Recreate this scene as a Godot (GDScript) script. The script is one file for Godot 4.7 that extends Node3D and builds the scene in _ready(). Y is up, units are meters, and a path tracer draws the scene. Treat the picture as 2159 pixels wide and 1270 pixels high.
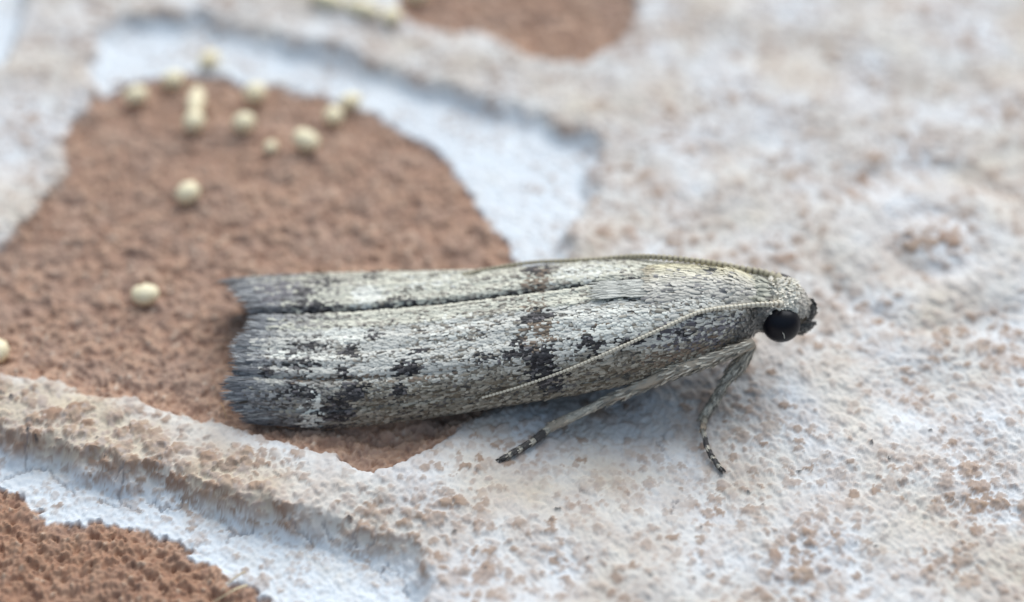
extends Node3D
# A macro view of a small grey moth resting on a worn, white-painted terracotta surface.
# All shapes below are worked out in millimetres; S turns them into metres.
const S := 0.001
const TAU4 := PI / 2.0

var rng := RandomNumberGenerator.new()
var taken := {}


# ---------------------------------------------------------------- mesh buffer
class Buf:
	var v := PackedVector3Array()
	var n := PackedVector3Array()
	var c := PackedColorArray()
	var i := PackedInt32Array()

	func vert(p: Vector3, nn: Vector3, col: Color) -> int:
		v.append(p)
		n.append(nn)
		c.append(col)
		return v.size() - 1

	func tri(a: int, b: int, d: int) -> void:
		if ((v[d] - v[a]) * 100.0).cross((v[b] - v[a]) * 100.0).dot(n[a] + n[b] + n[d]) < 0.0:
			i.append_array([a, d, b])
		else:
			i.append_array([a, b, d])

	func quad(a: int, b: int, cc: int, d: int) -> void:
		tri(a, b, cc)
		tri(a, cc, d)

	func mesh(origin: Vector3, grown := 1.0) -> ArrayMesh:
		var out := PackedVector3Array()
		out.resize(v.size())
		for k in v.size():
			out[k] = (v[k] - origin) * S * grown
		var a := []
		a.resize(Mesh.ARRAY_MAX)
		a[Mesh.ARRAY_VERTEX] = out
		a[Mesh.ARRAY_NORMAL] = n
		a[Mesh.ARRAY_COLOR] = c
		a[Mesh.ARRAY_INDEX] = i
		var m := ArrayMesh.new()
		m.add_surface_from_arrays(Mesh.PRIMITIVE_TRIANGLES, a)
		return m


func numbered(called: String) -> String:
	if not taken.has(called):
		taken[called] = 0
		return called
	taken[called] += 1
	return "%s_%03d" % [called, taken[called]]


func put(called: String, b: Buf, m: Material, parent: Node, origin: Vector3) -> MeshInstance3D:
	var o := MeshInstance3D.new()
	o.mesh = b.mesh(origin, K if origin == B else 1.0)
	o.material_override = m
	o.name = numbered(called)
	parent.add_child(o, true)
	return o


func tag(o: Node, label: String, category: String, group := "") -> void:
	o.set_meta("label", label)
	o.set_meta("category", category)
	if group:
		o.set_meta("group", group)


func cloth(rough: float, spec := 0.3, rim := 0.0) -> StandardMaterial3D:
	var m := StandardMaterial3D.new()
	m.vertex_color_use_as_albedo = true
	m.roughness = rough
	m.metallic_specular = spec
	if rim > 0.0:
		m.rim_enabled = true
		m.rim = rim
		m.rim_tint = 0.5
	return m


func noise(kind: int, freq: float, sd: int, oct := 1) -> FastNoiseLite:
	var f := FastNoiseLite.new()
	f.noise_type = kind
	f.frequency = freq
	f.seed = sd
	if oct > 1:
		f.fractal_type = FastNoiseLite.FRACTAL_FBM
		f.fractal_octaves = oct
	else:
		f.fractal_type = FastNoiseLite.FRACTAL_NONE
	return f


func cells(freq: float, sd: int, value: bool) -> FastNoiseLite:
	var f := noise(FastNoiseLite.TYPE_CELLULAR, freq, sd)
	f.cellular_distance_function = FastNoiseLite.DISTANCE_EUCLIDEAN
	f.cellular_return_type = FastNoiseLite.RETURN_CELL_VALUE if value else FastNoiseLite.RETURN_DISTANCE
	f.cellular_jitter = 0.9
	return f


# ---------------------------------------------------------------- the ground
# outlines on the ground plane, in millimetres (x to the right, z towards the viewer)
var brown_main: Array = [Vector2(-7.73, -5.08), Vector2(-7.26, -5.53), Vector2(-6.85, -5.76), Vector2(-6.25, -5.99), Vector2(-5.36, -5.89), Vector2(-4.56, -5.69), Vector2(-3.84, -5.44), Vector2(-2.86, -5.08), Vector2(-1.89, -4.38), Vector2(-1.10, -3.64), Vector2(-0.88, -2.95), Vector2(-0.58, -2.21), Vector2(-0.16, -1.60), Vector2(0.04, -1.01), Vector2(0.12, -0.32), Vector2(0.08, 1.46), Vector2(-0.30, 2.51), Vector2(-1.09, 3.28), Vector2(-1.57, 3.73), Vector2(-2.08, 3.98), Vector2(-2.54, 3.78), Vector2(-3.31, 3.43), Vector2(-3.92, 3.23), Vector2(-4.62, 2.98), Vector2(-5.18, 2.72), Vector2(-5.97, 2.46), Vector2(-6.77, 2.20), Vector2(-7.56, 2.04), Vector2(-8.36, 1.83), Vector2(-9.94, 1.67), Vector2(-10.20, 0.14), Vector2(-9.18, -0.43), Vector2(-8.78, -1.01), Vector2(-8.46, -1.66), Vector2(-8.31, -2.33), Vector2(-7.88, -2.89), Vector2(-8.03, -3.71), Vector2(-7.90, -4.35)]
var groove_far: Array = [Vector2(-7.90, -5.75), Vector2(-7.85, -6.79), Vector2(-7.38, -7.36), Vector2(-6.68, -7.50), Vector2(-5.85, -7.36), Vector2(-4.64, -6.86), Vector2(-3.37, -6.37), Vector2(-2.01, -5.61), Vector2(-0.69, -5.01), Vector2(0.61, -4.39), Vector2(1.24, -4.05), Vector2(1.55, -3.44), Vector2(1.34, -2.51), Vector2(0.99, -1.54), Vector2(0.89, -0.37), Vector2(0.79, 0.98), Vector2(0.04, 0.98), Vector2(-0.16, -0.83), Vector2(-1.00, -2.88), Vector2(-3.26, -4.28), Vector2(-5.88, -4.81), Vector2(-7.36, -4.81)]
var brown_far: Array = [Vector2(-2.18, -9.50), Vector2(-2.12, -7.57), Vector2(-1.88, -7.11), Vector2(-0.71, -6.92), Vector2(0.00, -6.50), Vector2(0.27, -6.08), Vector2(1.42, -6.15), Vector2(2.04, -6.43), Vector2(2.29, -7.14), Vector2(2.42, -9.50)]
var brown_near: Array = [Vector2(-10.44, 3.33), Vector2(-8.06, 4.07), Vector2(-7.74, 4.27), Vector2(-7.48, 4.51), Vector2(-7.16, 4.70), Vector2(-6.85, 4.80), Vector2(-6.49, 4.70), Vector2(-6.04, 4.75), Vector2(-5.58, 4.99), Vector2(-5.11, 5.27), Vector2(-4.65, 5.51), Vector2(-4.26, 5.83), Vector2(-3.88, 6.10), Vector2(-3.56, 6.55), Vector2(-2.97, 11.42), Vector2(-11.50, 11.42), Vector2(-13.75, 2.20)]
var groove_near: Array = [Vector2(-10.60, 2.40), Vector2(-8.17, 3.27), Vector2(-7.38, 3.52), Vector2(-6.59, 3.80), Vector2(-5.81, 4.09), Vector2(-5.04, 4.38), Vector2(-4.27, 4.67), Vector2(-3.52, 4.96), Vector2(-2.77, 5.20), Vector2(-2.03, 5.43), Vector2(-1.66, 5.56), Vector2(-1.44, 5.73), Vector2(-1.39, 6.36), Vector2(-1.16, 11.48), Vector2(-11.47, 11.48), Vector2(-13.88, 1.55)]
var groove_corner: Array = [Vector2(-13.12, -11.13), Vector2(-9.75, -11.13), Vector2(-9.34, -7.78), Vector2(-9.40, -6.77), Vector2(-9.52, -6.08), Vector2(-11.77, -3.94)]
var cracks: Array = [
	[Vector2(-8.08, 3.87), Vector2(-7.91, 3.77), Vector2(-7.71, 3.62), Vector2(-7.66, 3.17)],
	[Vector2(-7.71, 3.62), Vector2(-7.40, 3.65), Vector2(-7.10, 3.92), Vector2(-6.89, 4.17)],
	[Vector2(-6.50, 4.26), Vector2(-6.15, 4.41), Vector2(-6.15, 4.12), Vector2(-6.11, 4.02)],
	[Vector2(-6.23, 4.07), Vector2(-6.07, 3.92)],
	[Vector2(-6.07, 4.36), Vector2(-5.84, 4.51)],
	[Vector2(-5.72, 4.31), Vector2(-5.48, 4.46), Vector2(-5.18, 4.44), Vector2(-5.16, 4.34)],
	[Vector2(-4.41, 4.84), Vector2(-4.29, 4.94), Vector2(-4.07, 4.98), Vector2(-4.00, 4.89)],
	[Vector2(-4.33, 4.94), Vector2(-4.39, 5.13)],
	[Vector2(-3.41, 4.94), Vector2(-3.22, 5.13), Vector2(-3.07, 5.17)],
	[Vector2(-2.90, 4.98), Vector2(-2.85, 5.13), Vector2(-2.74, 5.22)],
	[Vector2(-2.36, 4.98), Vector2(-2.42, 5.22), Vector2(-2.37, 5.31), Vector2(-2.55, 5.34)],
	[Vector2(-2.09, 5.17), Vector2(-2.15, 5.33), Vector2(-2.20, 5.36)],
	[Vector2(-1.87, 5.64), Vector2(-1.77, 5.73), Vector2(-1.67, 5.82), Vector2(-1.60, 6.19)],
	[Vector2(-2.06, 5.73), Vector2(-1.93, 5.87), Vector2(-1.89, 5.92)],
	[Vector2(-1.90, 5.59), Vector2(-2.06, 5.73), Vector2(-2.14, 5.59)],
	[Vector2(2.59, 4.51), Vector2(2.50, 4.65), Vector2(2.45, 4.84)],
	[Vector2(2.38, 3.37), Vector2(2.35, 3.22), Vector2(2.45, 3.02)]
]
var specks: Array = [Vector2(5.92, 3.83), Vector2(5.68, 3.48), Vector2(6.65, 3.16), Vector2(4.50, 4.00), Vector2(5.24, 5.49), Vector2(5.54, 5.53), Vector2(0.71, 4.72), Vector2(0.60, 4.96), Vector2(2.91, 5.11), Vector2(3.69, 4.37), Vector2(3.89, 4.68), Vector2(2.09, 6.15), Vector2(2.74, 6.19), Vector2(-2.49, 4.97), Vector2(-0.40, 5.94), Vector2(-7.66, 3.23), Vector2(-7.53, 3.38), Vector2(-6.41, 3.73), Vector2(-6.57, 3.33), Vector2(-0.87, 5.23), Vector2(1.15, 5.74), Vector2(-8.04, 2.52)]
var rusty: Array = [Vector3(1.75, -2.48, 0.55), Vector3(1.47, -1.16, 0.40), Vector3(-1.61, 4.68, 0.15), Vector3(-0.94, 4.97, 0.15), Vector3(-3.81, 4.68, 0.10), Vector3(7.32, 3.11, 0.35), Vector3(6.38, 4.68, 0.45), Vector3(7.67, 4.87, 0.45), Vector3(5.38, 2.07, 0.30), Vector3(3.98, 6.35, 0.40), Vector3(7.29, 5.99, 0.30), Vector3(-1.28, 6.26, 0.10), Vector3(0.36, 5.62, 0.35), Vector3(1.93, 4.20, 0.25), Vector3(0.53, 3.71, 0.20), Vector3(6.48, -3.23, 0.35), Vector3(2.80, 2.90, 0.20), Vector3(3.36, 5.99, -0.10), Vector3(3.93, 3.11, -0.20), Vector3(1.88, 3.41, -0.25), Vector3(3.31, -2.24, -0.25), Vector3(6.42, 1.00, -0.30), Vector3(5.92, 2.07, -0.25), Vector3(1.60, 5.06, -0.20)]
const RING := Vector2(7.15, -1.06)

const X0 := -11.4
const Z0 := -10.2
const DX := 0.024
const DZ := 0.030
const NX := 950
const NZ := 680
const EDGE := 22
const CX := 220
const CZ := 200
const CS := 0.12
var sdf_of := []
var heights := PackedFloat32Array()
var gx := PackedFloat32Array()
var gz := PackedFloat32Array()


func signed(outline: Array) -> PackedFloat32Array:
	var p := PackedVector2Array(outline)
	var out := PackedFloat32Array()
	out.resize(CX * CZ)
	var n := p.size()
	for b in CZ:
		for a in CX:
			var q := Vector2(X0 - 1.2 + a * CS, Z0 - 1.2 + b * CS)
			var d := 1e9
			for k in n:
				d = minf(d, q.distance_squared_to(Geometry2D.get_closest_point_to_segment(q, p[k], p[(k + 1) % n])))
			d = sqrt(d)
			out[b * CX + a] = -d if Geometry2D.is_point_in_polygon(q, p) else d
	return out


func sample(g: PackedFloat32Array, x: float, z: float) -> float:
	var fx := clampf((x - X0 + 1.2) / CS, 0.0, CX - 1.01)
	var fz := clampf((z - Z0 + 1.2) / CS, 0.0, CZ - 1.01)
	var ix := int(fx)
	var iz := int(fz)
	fx -= ix
	fz -= iz
	var k := iz * CX + ix
	return lerpf(lerpf(g[k], g[k + 1], fx), lerpf(g[k + CX], g[k + CX + 1], fx), fz)


func along(k: int, n: int, start: float, step: float) -> float:
	# even steps over the part in view, then ever longer ones out to the rim of the sheet
	if k < EDGE:
		return start - step * (pow(1.33, EDGE - k) - 1.0) * 4.0
	if k >= EDGE + n:
		return start + step * (n - 1) + step * (pow(1.33, k - EDGE - n + 1) - 1.0) * 4.0
	return start + step * (k - EDGE)


func ground_height(x: float, z: float) -> float:
	var fx := clampf((x - X0) / DX, 0.0, NX - 1.01) + EDGE
	var fz := clampf((z - Z0) / DZ, 0.0, NZ - 1.01) + EDGE
	return heights[int(fz) * gx.size() + int(fx)]


func build_ground() -> void:
	var polys := [brown_main, groove_far, brown_far, brown_near, groove_near, groove_corner]
	for p in polys:
		sdf_of.append(signed(p))
	var wob := noise(FastNoiseLite.TYPE_SIMPLEX_SMOOTH, 0.9, 3, 3)
	var wob2 := noise(FastNoiseLite.TYPE_SIMPLEX_SMOOTH, 4.5, 4, 2)
	var roll := noise(FastNoiseLite.TYPE_SIMPLEX_SMOOTH, 0.32, 5, 2)
	var wear := noise(FastNoiseLite.TYPE_SIMPLEX_SMOOTH, 0.55, 6, 3)
	var tint := noise(FastNoiseLite.TYPE_SIMPLEX_SMOOTH, 0.4, 7, 3)
	var fine := noise(FastNoiseLite.TYPE_SIMPLEX, 9.0, 8, 3)
	var pits := noise(FastNoiseLite.TYPE_SIMPLEX_SMOOTH, 2.1, 9, 2)
	var big_d := cells(2.7, 11, false)
	var big_v := cells(2.7, 11, true)
	var mid_d := cells(5.2, 12, false)
	var mid_v := cells(5.2, 12, true)
	var grain_d := cells(4.6, 13, false)
	var grain_v := cells(4.6, 13, true)
	var sand_d := cells(10.5, 14, false)
	var sand_v := cells(10.5, 14, true)
	var nx := NX + 2 * EDGE
	var nz := NZ + 2 * EDGE
	gx.resize(nx)
	gz.resize(nz)
	for k in nx:
		gx[k] = along(k, NX, X0, DX)
	for k in nz:
		gz[k] = along(k, NZ, Z0, DZ)
	heights.resize(nx * nz)
	var col := PackedColorArray()
	col.resize(nx * nz)
	# hairline cracks in the paint and dark grit, marked on the grid first
	var crack := PackedFloat32Array()
	crack.resize(nx * nz)
	for line in cracks:
		for k in line.size() - 1:
			var steps := int(line[k].distance_to(line[k + 1]) / 0.008) + 1
			for s in steps:
				var q: Vector2 = line[k].lerp(line[k + 1], float(s) / steps)
				q += Vector2(wob2.get_noise_2d(q.x * 1.7, q.y * 1.7), wob2.get_noise_2d(q.y * 1.7, q.x * 1.7)) * 0.06
				var a := int(round((q.x - X0) / DX)) + EDGE
				var b := int(round((q.y - Z0) / DZ)) + EDGE
				if a > 1 and b > 1 and a < nx - 1 and b < nz - 1:
					crack[b * nx + a] = 1.0
	var grit := PackedFloat32Array()
	grit.resize(nx * nz)
	for s in specks:
		var r := 0.028 + 0.03 * absf(wob.get_noise_2d(s.x * 9.0, s.y * 9.0))
		for b in range(int((s.y - 0.12 - Z0) / DZ) + EDGE, int((s.y + 0.12 - Z0) / DZ) + EDGE + 1):
			for a in range(int((s.x - 0.12 - X0) / DX) + EDGE, int((s.x + 0.12 - X0) / DX) + EDGE + 1):
				if a >= 0 and b >= 0 and a < nx and b < nz:
					var d: float = s.distance_to(Vector2(gx[a], gz[b])) + 0.02 * fine.get_noise_2d(gx[a] * 3.0, gz[b] * 3.0)
					grit[b * nx + a] = maxf(grit[b * nx + a], 1.0 - smoothstep(r * 0.6, r, d))
	var white := Color(0.74, 0.745, 0.75)
	var cream := Color(0.63, 0.535, 0.41)
	var lilac := Color(0.52, 0.44, 0.39)
	var tan := Color(0.45, 0.33, 0.245)
	var taupe := Color(0.37, 0.265, 0.20)
	var rust := Color(0.34, 0.215, 0.15)
	var clay := Color(0.43, 0.272, 0.197)
	var clay_dark := Color(0.245, 0.145, 0.11)
	var clay_pale := Color(0.54, 0.365, 0.26)
	for b in nz:
		var z := gz[b]
		for a in nx:
			var x := gx[a]
			var k := b * nx + a
			var w1 := wob.get_noise_2d(x, z)
			var w2 := wob2.get_noise_2d(x, z)
			var edge := w1 * 0.16 + w2 * 0.07
			var s_main := sample(sdf_of[0], x, z) + edge
			var s_far := sample(sdf_of[2], x, z) + edge
			var s_near := sample(sdf_of[3], x, z) + edge * 1.3
			var s_brown := minf(minf(s_main, s_far), s_near)
			var soft := w1 * 0.2 + pits.get_noise_2d(x * 0.6 + 20.0, z * 0.6) * 0.07
			var g_far := sample(sdf_of[1], x, z) + soft
			var g_near := sample(sdf_of[4], x, z) + soft
			var g_corner := sample(sdf_of[5], x, z) + edge * 0.6
			var g_all := minf(minf(g_far, g_near), g_corner)
			# large shape: stones stand up, their middles are dished, grooves run between them
			var calm := exp(-(pow((x - 2.0) / 2.6, 2.0) + pow((z - 3.2) / 1.8, 2.0)))
			var h := lerpf(0.24 + roll.get_noise_2d(x, z) * 0.15, -0.04, calm)
			h = lerpf(0.0, h, smoothstep(-0.42, 0.30, s_main))
			h -= 0.22 * exp(-(pow((x - 1.0) / 1.9, 2.0) + pow((z - 1.9) / 0.75, 2.0)))  # hollow added under the belly to deepen the shade beneath the wing
			h = lerpf(0.10, h, smoothstep(-0.5, 0.2, s_far))
			h = lerpf(lerpf(-0.09, 0.05, smoothstep(0.0, -0.5, s_far)), h, smoothstep(-0.22, 0.20, g_far))
			h = lerpf(-0.20, h, smoothstep(-0.22, 0.26, g_near))
			h = lerpf(-0.15, h, smoothstep(-0.14, 0.16, g_corner))
			h = lerpf(-0.13, h, smoothstep(-0.3, 0.15, s_near)) if s_near < 0.15 else h
			# a raised ring with a rough boss on the right
			var rr := Vector2((x - RING.x), (z - RING.y)).length() + w1 * 0.18
			h += 0.09 * exp(-pow((rr - 1.25) / 0.42, 2.0)) - 0.07 * exp(-pow((rr - 2.0) / 0.22, 2.0)) - 0.06 * exp(-pow((rr - 0.75) / 0.2, 2.0)) + 0.08 * exp(-pow(rr / 0.55, 4.0))
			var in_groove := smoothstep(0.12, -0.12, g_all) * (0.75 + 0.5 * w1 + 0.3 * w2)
			# rounded sand grains under the paint; the pattern follows the slope of the risers, so that it does not stretch on them
			var zd := z - h * 1.5
			var wx := x + w2 * 0.05
			var wz := zd + wob2.get_noise_2d(x + 31.0, z) * 0.05
			var d1 := big_d.get_noise_2d(wx, wz) + 1.0
			var v1 := big_v.get_noise_2d(wx, wz) * 0.5 + 0.5
			var d2 := mid_d.get_noise_2d(wx, wz) + 1.0
			var v2 := mid_v.get_noise_2d(wx, wz) * 0.5 + 0.5
			var f := fine.get_noise_2d(x, zd)
			var ridge := smoothstep(1.0, 0.2, absf(sample(sdf_of[4], x, z) - 0.55)) * smoothstep(-2.4, -4.2, x)
			var worn := wear.get_noise_2d(x, z) * 0.8 - 0.04 + ridge * 0.75
			for q in rusty:
				worn += 0.6 * q.z * exp(-(pow((x - q.x) / 0.9, 2.0) + pow((z - q.y) / 0.7, 2.0)))
			worn += 0.95 * exp(-pow(rr / 0.6, 4.0)) + 0.3 * exp(-pow((rr - 2.1) / 0.35, 2.0)) - 0.4 * exp(-pow((rr - 1.3) / 0.5, 2.0))
			worn -= in_groove * 0.30
			var r1 := 0.32 + 0.42 * fposmod(v1 * 7.31, 1.0)
			var dome1 := 0.0
			if v1 > 0.30:
				dome1 = maxf(0.0, 1.0 - pow(d1 / r1, 2.0))
			var r2 := 0.35 + 0.4 * fposmod(v2 * 5.17, 1.0)
			var dome2 := maxf(0.0, 1.0 - pow(d2 / r2, 2.0)) if v2 > 0.3 else 0.0
			var dg := grain_d.get_noise_2d(wx, wz) + 1.0
			var vg := grain_v.get_noise_2d(wx, wz) * 0.5 + 0.5
			var ds := sand_d.get_noise_2d(x, zd) + 1.0
			var vs := sand_v.get_noise_2d(x, zd) * 0.5 + 0.5
			var inset := smoothstep(-0.02, 0.04, s_brown)
			var paint_h := (dome1 * 0.058 * (0.3 + clampf(worn, 0.0, 0.6) + 0.2 * ridge) + dome2 * (0.028 + 0.012 * ridge)) * lerpf(1.0, 0.55, in_groove) + f * 0.016 + 0.03 + (1.0 - minf(ds * ds, 1.0)) * 0.016 * vs
			var paint := white.lerp(cream, clampf(0.30 + tint.get_noise_2d(x, z) * 0.7 + ridge * 0.75 - in_groove * 0.6, 0.0, 1.0))
			paint = paint.lerp(lilac, clampf(0.22 + w1 * 0.5 + w2 * 0.22 - in_groove * 0.2, 0.0, 0.5)).lerp(Color(0.76, 0.81, 0.85), in_groove * 0.75)  # blue skylight in the grooves is tinted into the paint colour
			var bare1 := smoothstep(0.5, 0.72, dome1 + f * 0.35 + worn * 0.35) * clampf(pow(fposmod(v1 * 13.7, 1.0), 2.0) * 1.1 + worn * 0.9, 0.0, 1.0)
			var bare2 := smoothstep(0.42, 0.62, dome2 + f * 0.5 + w2 * 0.25 + worn * 0.25) * clampf(fposmod(v2 * 11.3, 1.0) * 1.35 + worn * 0.9 - 0.12 - in_groove * 0.3, 0.0, 1.0)
			paint = paint.lerp(lilac.lerp(taupe, clampf(fposmod(v2 * 23.1, 1.0) * 1.2 + worn * 0.4, 0.0, 1.0)), bare2 * 0.9)
			paint = paint.lerp(tan.lerp(rust, fposmod(v1 * 29.7, 1.0)), bare1 * clampf(0.45 + worn * 0.8, 0.25, 0.95))
			if vs > 0.62:
				paint = paint.lerp(lilac.lerp(rust, fposmod(vs * 31.0, 1.0) * 0.8), smoothstep(0.62, 0.25, ds + f * 0.2) * clampf(0.45 + worn * 0.8, 0.0, 0.8))
			# chips at the upper lip of the riser
			var lip := smoothstep(0.16, 0.02, absf(g_all - 0.10)) * smoothstep(-0.05, 0.3, w1 + 0.6 * w2) * smoothstep(0.2, -0.5, wear.get_noise_2d(x * 3.0, z * 3.0) - 0.1)
			paint = paint.lerp(rust, lip * 0.75)
			var pit := smoothstep(0.22, 0.45, -pits.get_noise_2d(x * 1.4, z * 1.4))
			var lump := wob2.get_noise_2d(x * 0.55 + 9.0, z * 0.7)
			var clay_h := (1.0 - dg * dg) * (0.008 + 0.05 * vg * vg) + (1.0 - ds * ds) * 0.032 * (0.4 + vs) - pit * 0.08 * 0.6 + lump * 0.065 + f * 0.032 + pits.get_noise_2d(x * 0.5, z * 0.5) * 0.06 - 0.05
			var c := clay.lerp(clay_pale, clampf(vg * 0.5 + vs * 0.5 - 0.25 + f * 0.4, 0.0, 1.0)).lerp(clay_dark, clampf(fposmod(vg * 9.1, 1.0) * 0.6 - 0.3 + w2 * 0.35 - f * 0.2, 0.0, 0.7))
			c = c.lerp(Color(0.36, 0.31, 0.28), clampf(tint.get_noise_2d(x * 2.2 + 50.0, z * 2.2) * 0.9 + f * 0.3, 0.0, 0.16))
			if vs < 0.05:
				c = c.lerp(Color(0.12, 0.09, 0.08), 0.4 * smoothstep(0.55, 0.25, ds))
			if vs > 0.95:
				c = c.lerp(Color(0.62, 0.5, 0.4), 0.8 * smoothstep(0.5, 0.2, ds))
			c = c.lerp(clay_dark, smoothstep(0.25, 0.75, dg * dg) * 0.12)
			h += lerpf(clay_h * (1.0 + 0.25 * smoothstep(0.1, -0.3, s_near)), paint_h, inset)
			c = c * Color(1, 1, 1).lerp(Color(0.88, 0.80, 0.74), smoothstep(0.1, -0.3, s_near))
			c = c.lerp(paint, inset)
			if crack[k] > 0.0 and inset > 0.5:
				h -= 0.03
				c = c.lerp(Color(0.26, 0.24, 0.25), 0.45)
			if grit[k] > 0.0:
				h += grit[k] * 0.04
				c = c.lerp(Color(0.11, 0.105, 0.10), grit[k] * 0.85)
			heights[k] = h
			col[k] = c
	var v := PackedVector3Array()
	var n := PackedVector3Array()
	var idx := PackedInt32Array()
	v.resize(nx * nz)
	n.resize(nx * nz)
	idx.resize((nx - 1) * (nz - 1) * 6)
	var at := 0
	for b in nz:
		var b0 := maxi(b - 1, 0)
		var b1 := mini(b + 1, nz - 1)
		for a in nx:
			var a0 := maxi(a - 1, 0)
			var a1 := mini(a + 1, nx - 1)
			var k := b * nx + a
			v[k] = Vector3(gx[a], heights[k], gz[b]) * S
			n[k] = Vector3(-(heights[b * nx + a1] - heights[b * nx + a0]) / (gx[a1] - gx[a0]), 1.0, -(heights[b1 * nx + a] - heights[b0 * nx + a]) / (gz[b1] - gz[b0])).normalized()
			if a < nx - 1 and b < nz - 1:
				idx[at] = k
				idx[at + 1] = k + 1
				idx[at + 2] = k + nx
				idx[at + 3] = k + 1
				idx[at + 4] = k + nx + 1
				idx[at + 5] = k + nx
				at += 6
	var arr := []
	arr.resize(Mesh.ARRAY_MAX)
	arr[Mesh.ARRAY_VERTEX] = v
	arr[Mesh.ARRAY_NORMAL] = n
	arr[Mesh.ARRAY_COLOR] = col
	arr[Mesh.ARRAY_INDEX] = idx
	var m := ArrayMesh.new()
	m.add_surface_from_arrays(Mesh.PRIMITIVE_TRIANGLES, arr)
	var o := MeshInstance3D.new()
	o.mesh = m
	o.material_override = cloth(0.85, 0.25)
	o.name = "ground"
	o.set_meta("kind", "structure")
	o.set_meta("label", "worn white-painted terracotta surface with bare brown patches and grooves")
	add_child(o, true)


# ---------------------------------------------------------------- eggs
func egg_mesh(sd: int, rx: float, ry: float, rz: float) -> Buf:
	var b := Buf.new()
	var dent := noise(FastNoiseLite.TYPE_SIMPLEX_SMOOTH, 1.6, sd, 2)
	var cell := cells(9.0, sd, false)
	var rows := 26
	var cols := 40
	for r in rows + 1:
		for q in cols + 1:
			var th := PI * r / rows
			var ph := TAU * (q % cols) / cols
			var u := Vector3(sin(th) * cos(ph), cos(th), sin(th) * sin(ph))
			var k := 1.0 + 0.17 * dent.get_noise_3dv(u) - 0.02 * cell.get_noise_3dv(u * 0.55)
			var p := Vector3(u.x * rx, u.y * ry, u.z * rz) * k
			var t := clampf(0.5 + 0.6 * dent.get_noise_3dv(u * 2.0), 0.0, 1.0)
			b.vert(p, Vector3(u.x / rx, u.y / ry, u.z / rz).normalized(), Color(0.91, 0.77, 0.48).lerp(Color(0.97, 0.87, 0.64), t))
	for r in rows:
		for q in cols:
			var k := r * (cols + 1) + q
			b.quad(k, k + 1, k + cols + 2, k + cols + 1)
	return b


func place_egg(src: Array, kind: int, x: float, z: float, turn: float, size: float, sink: float, label: String, group: String, lift := 0.0, tilt := 0.0, called := "insect_egg") -> void:
	var e: MeshInstance3D = src[kind].duplicate()
	e.name = numbered(called)
	add_child(e, true)
	var h := 0.0
	for q in 9:
		h = maxf(h, ground_height(x + (q % 3 - 1) * 0.08, z + (q / 3 - 1) * 0.08)) if q else ground_height(x, z)
	e.position = Vector3(x, h + 0.17 * size * (1.0 - sink) + lift, z) * S
	e.rotation = Vector3(tilt, turn, 0.2 * sin(turn * 3.0))
	e.scale = Vector3.ONE * size
	tag(e, label, "egg", group)


# ---------------------------------------------------------------- the moth
# across each station along the body: x, middle z, height of the midline, half width, height of the wing's lower edge
const STATIONS := [
	[-5.20, 1.44, 1.06, 1.50, 0.17], [-4.70, 1.45, 1.11, 1.56, 0.17], [-3.00, 1.50, 1.22, 1.68, 0.18], [-1.50, 1.55, 1.43, 1.60, 0.39], [0.56, 1.61, 1.84, 1.41, 0.71], [2.00, 1.65, 2.10, 1.27, 0.98], [3.36, 1.72, 2.18, 0.88, 1.10], [4.00, 1.72, 2.06, 0.56, 1.15], [4.40, 1.72, 1.95, 0.45, 1.25]]
const WX0 := -5.1
const WX1 := 3.96
const WNX := 110
const WNT := 48
const B := Vector3(0.0, 0.0, 1.7)
const K := 0.945
var wing_grid := {}
var veins := noise(FastNoiseLite.TYPE_SIMPLEX_SMOOTH, 1.0, 21, 2)


func station(x: float) -> PackedFloat32Array:
	var k := 0
	while k < STATIONS.size() - 2 and STATIONS[k + 1][0] < x:
		k += 1
	var out := PackedFloat32Array([x, 0, 0, 0, 0])
	var a: Array = STATIONS[maxi(k - 1, 0)]
	var b: Array = STATIONS[k]
	var c: Array = STATIONS[k + 1]
	var d: Array = STATIONS[mini(k + 2, STATIONS.size() - 1)]
	var w := clampf((x - b[0]) / (c[0] - b[0]), 0.0, 1.0)
	for j in range(1, 5):
		var a_t: float = a[0] - b[0] if k > 0 else -1.0
		var d_t: float = d[0] - b[0] if k < STATIONS.size() - 2 else c[0] - b[0] + 1.0
		out[j] = cubic_interpolate_in_time(b[j], c[j], a[j], d[j], w, c[0] - b[0], a_t, d_t)
	return out


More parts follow.
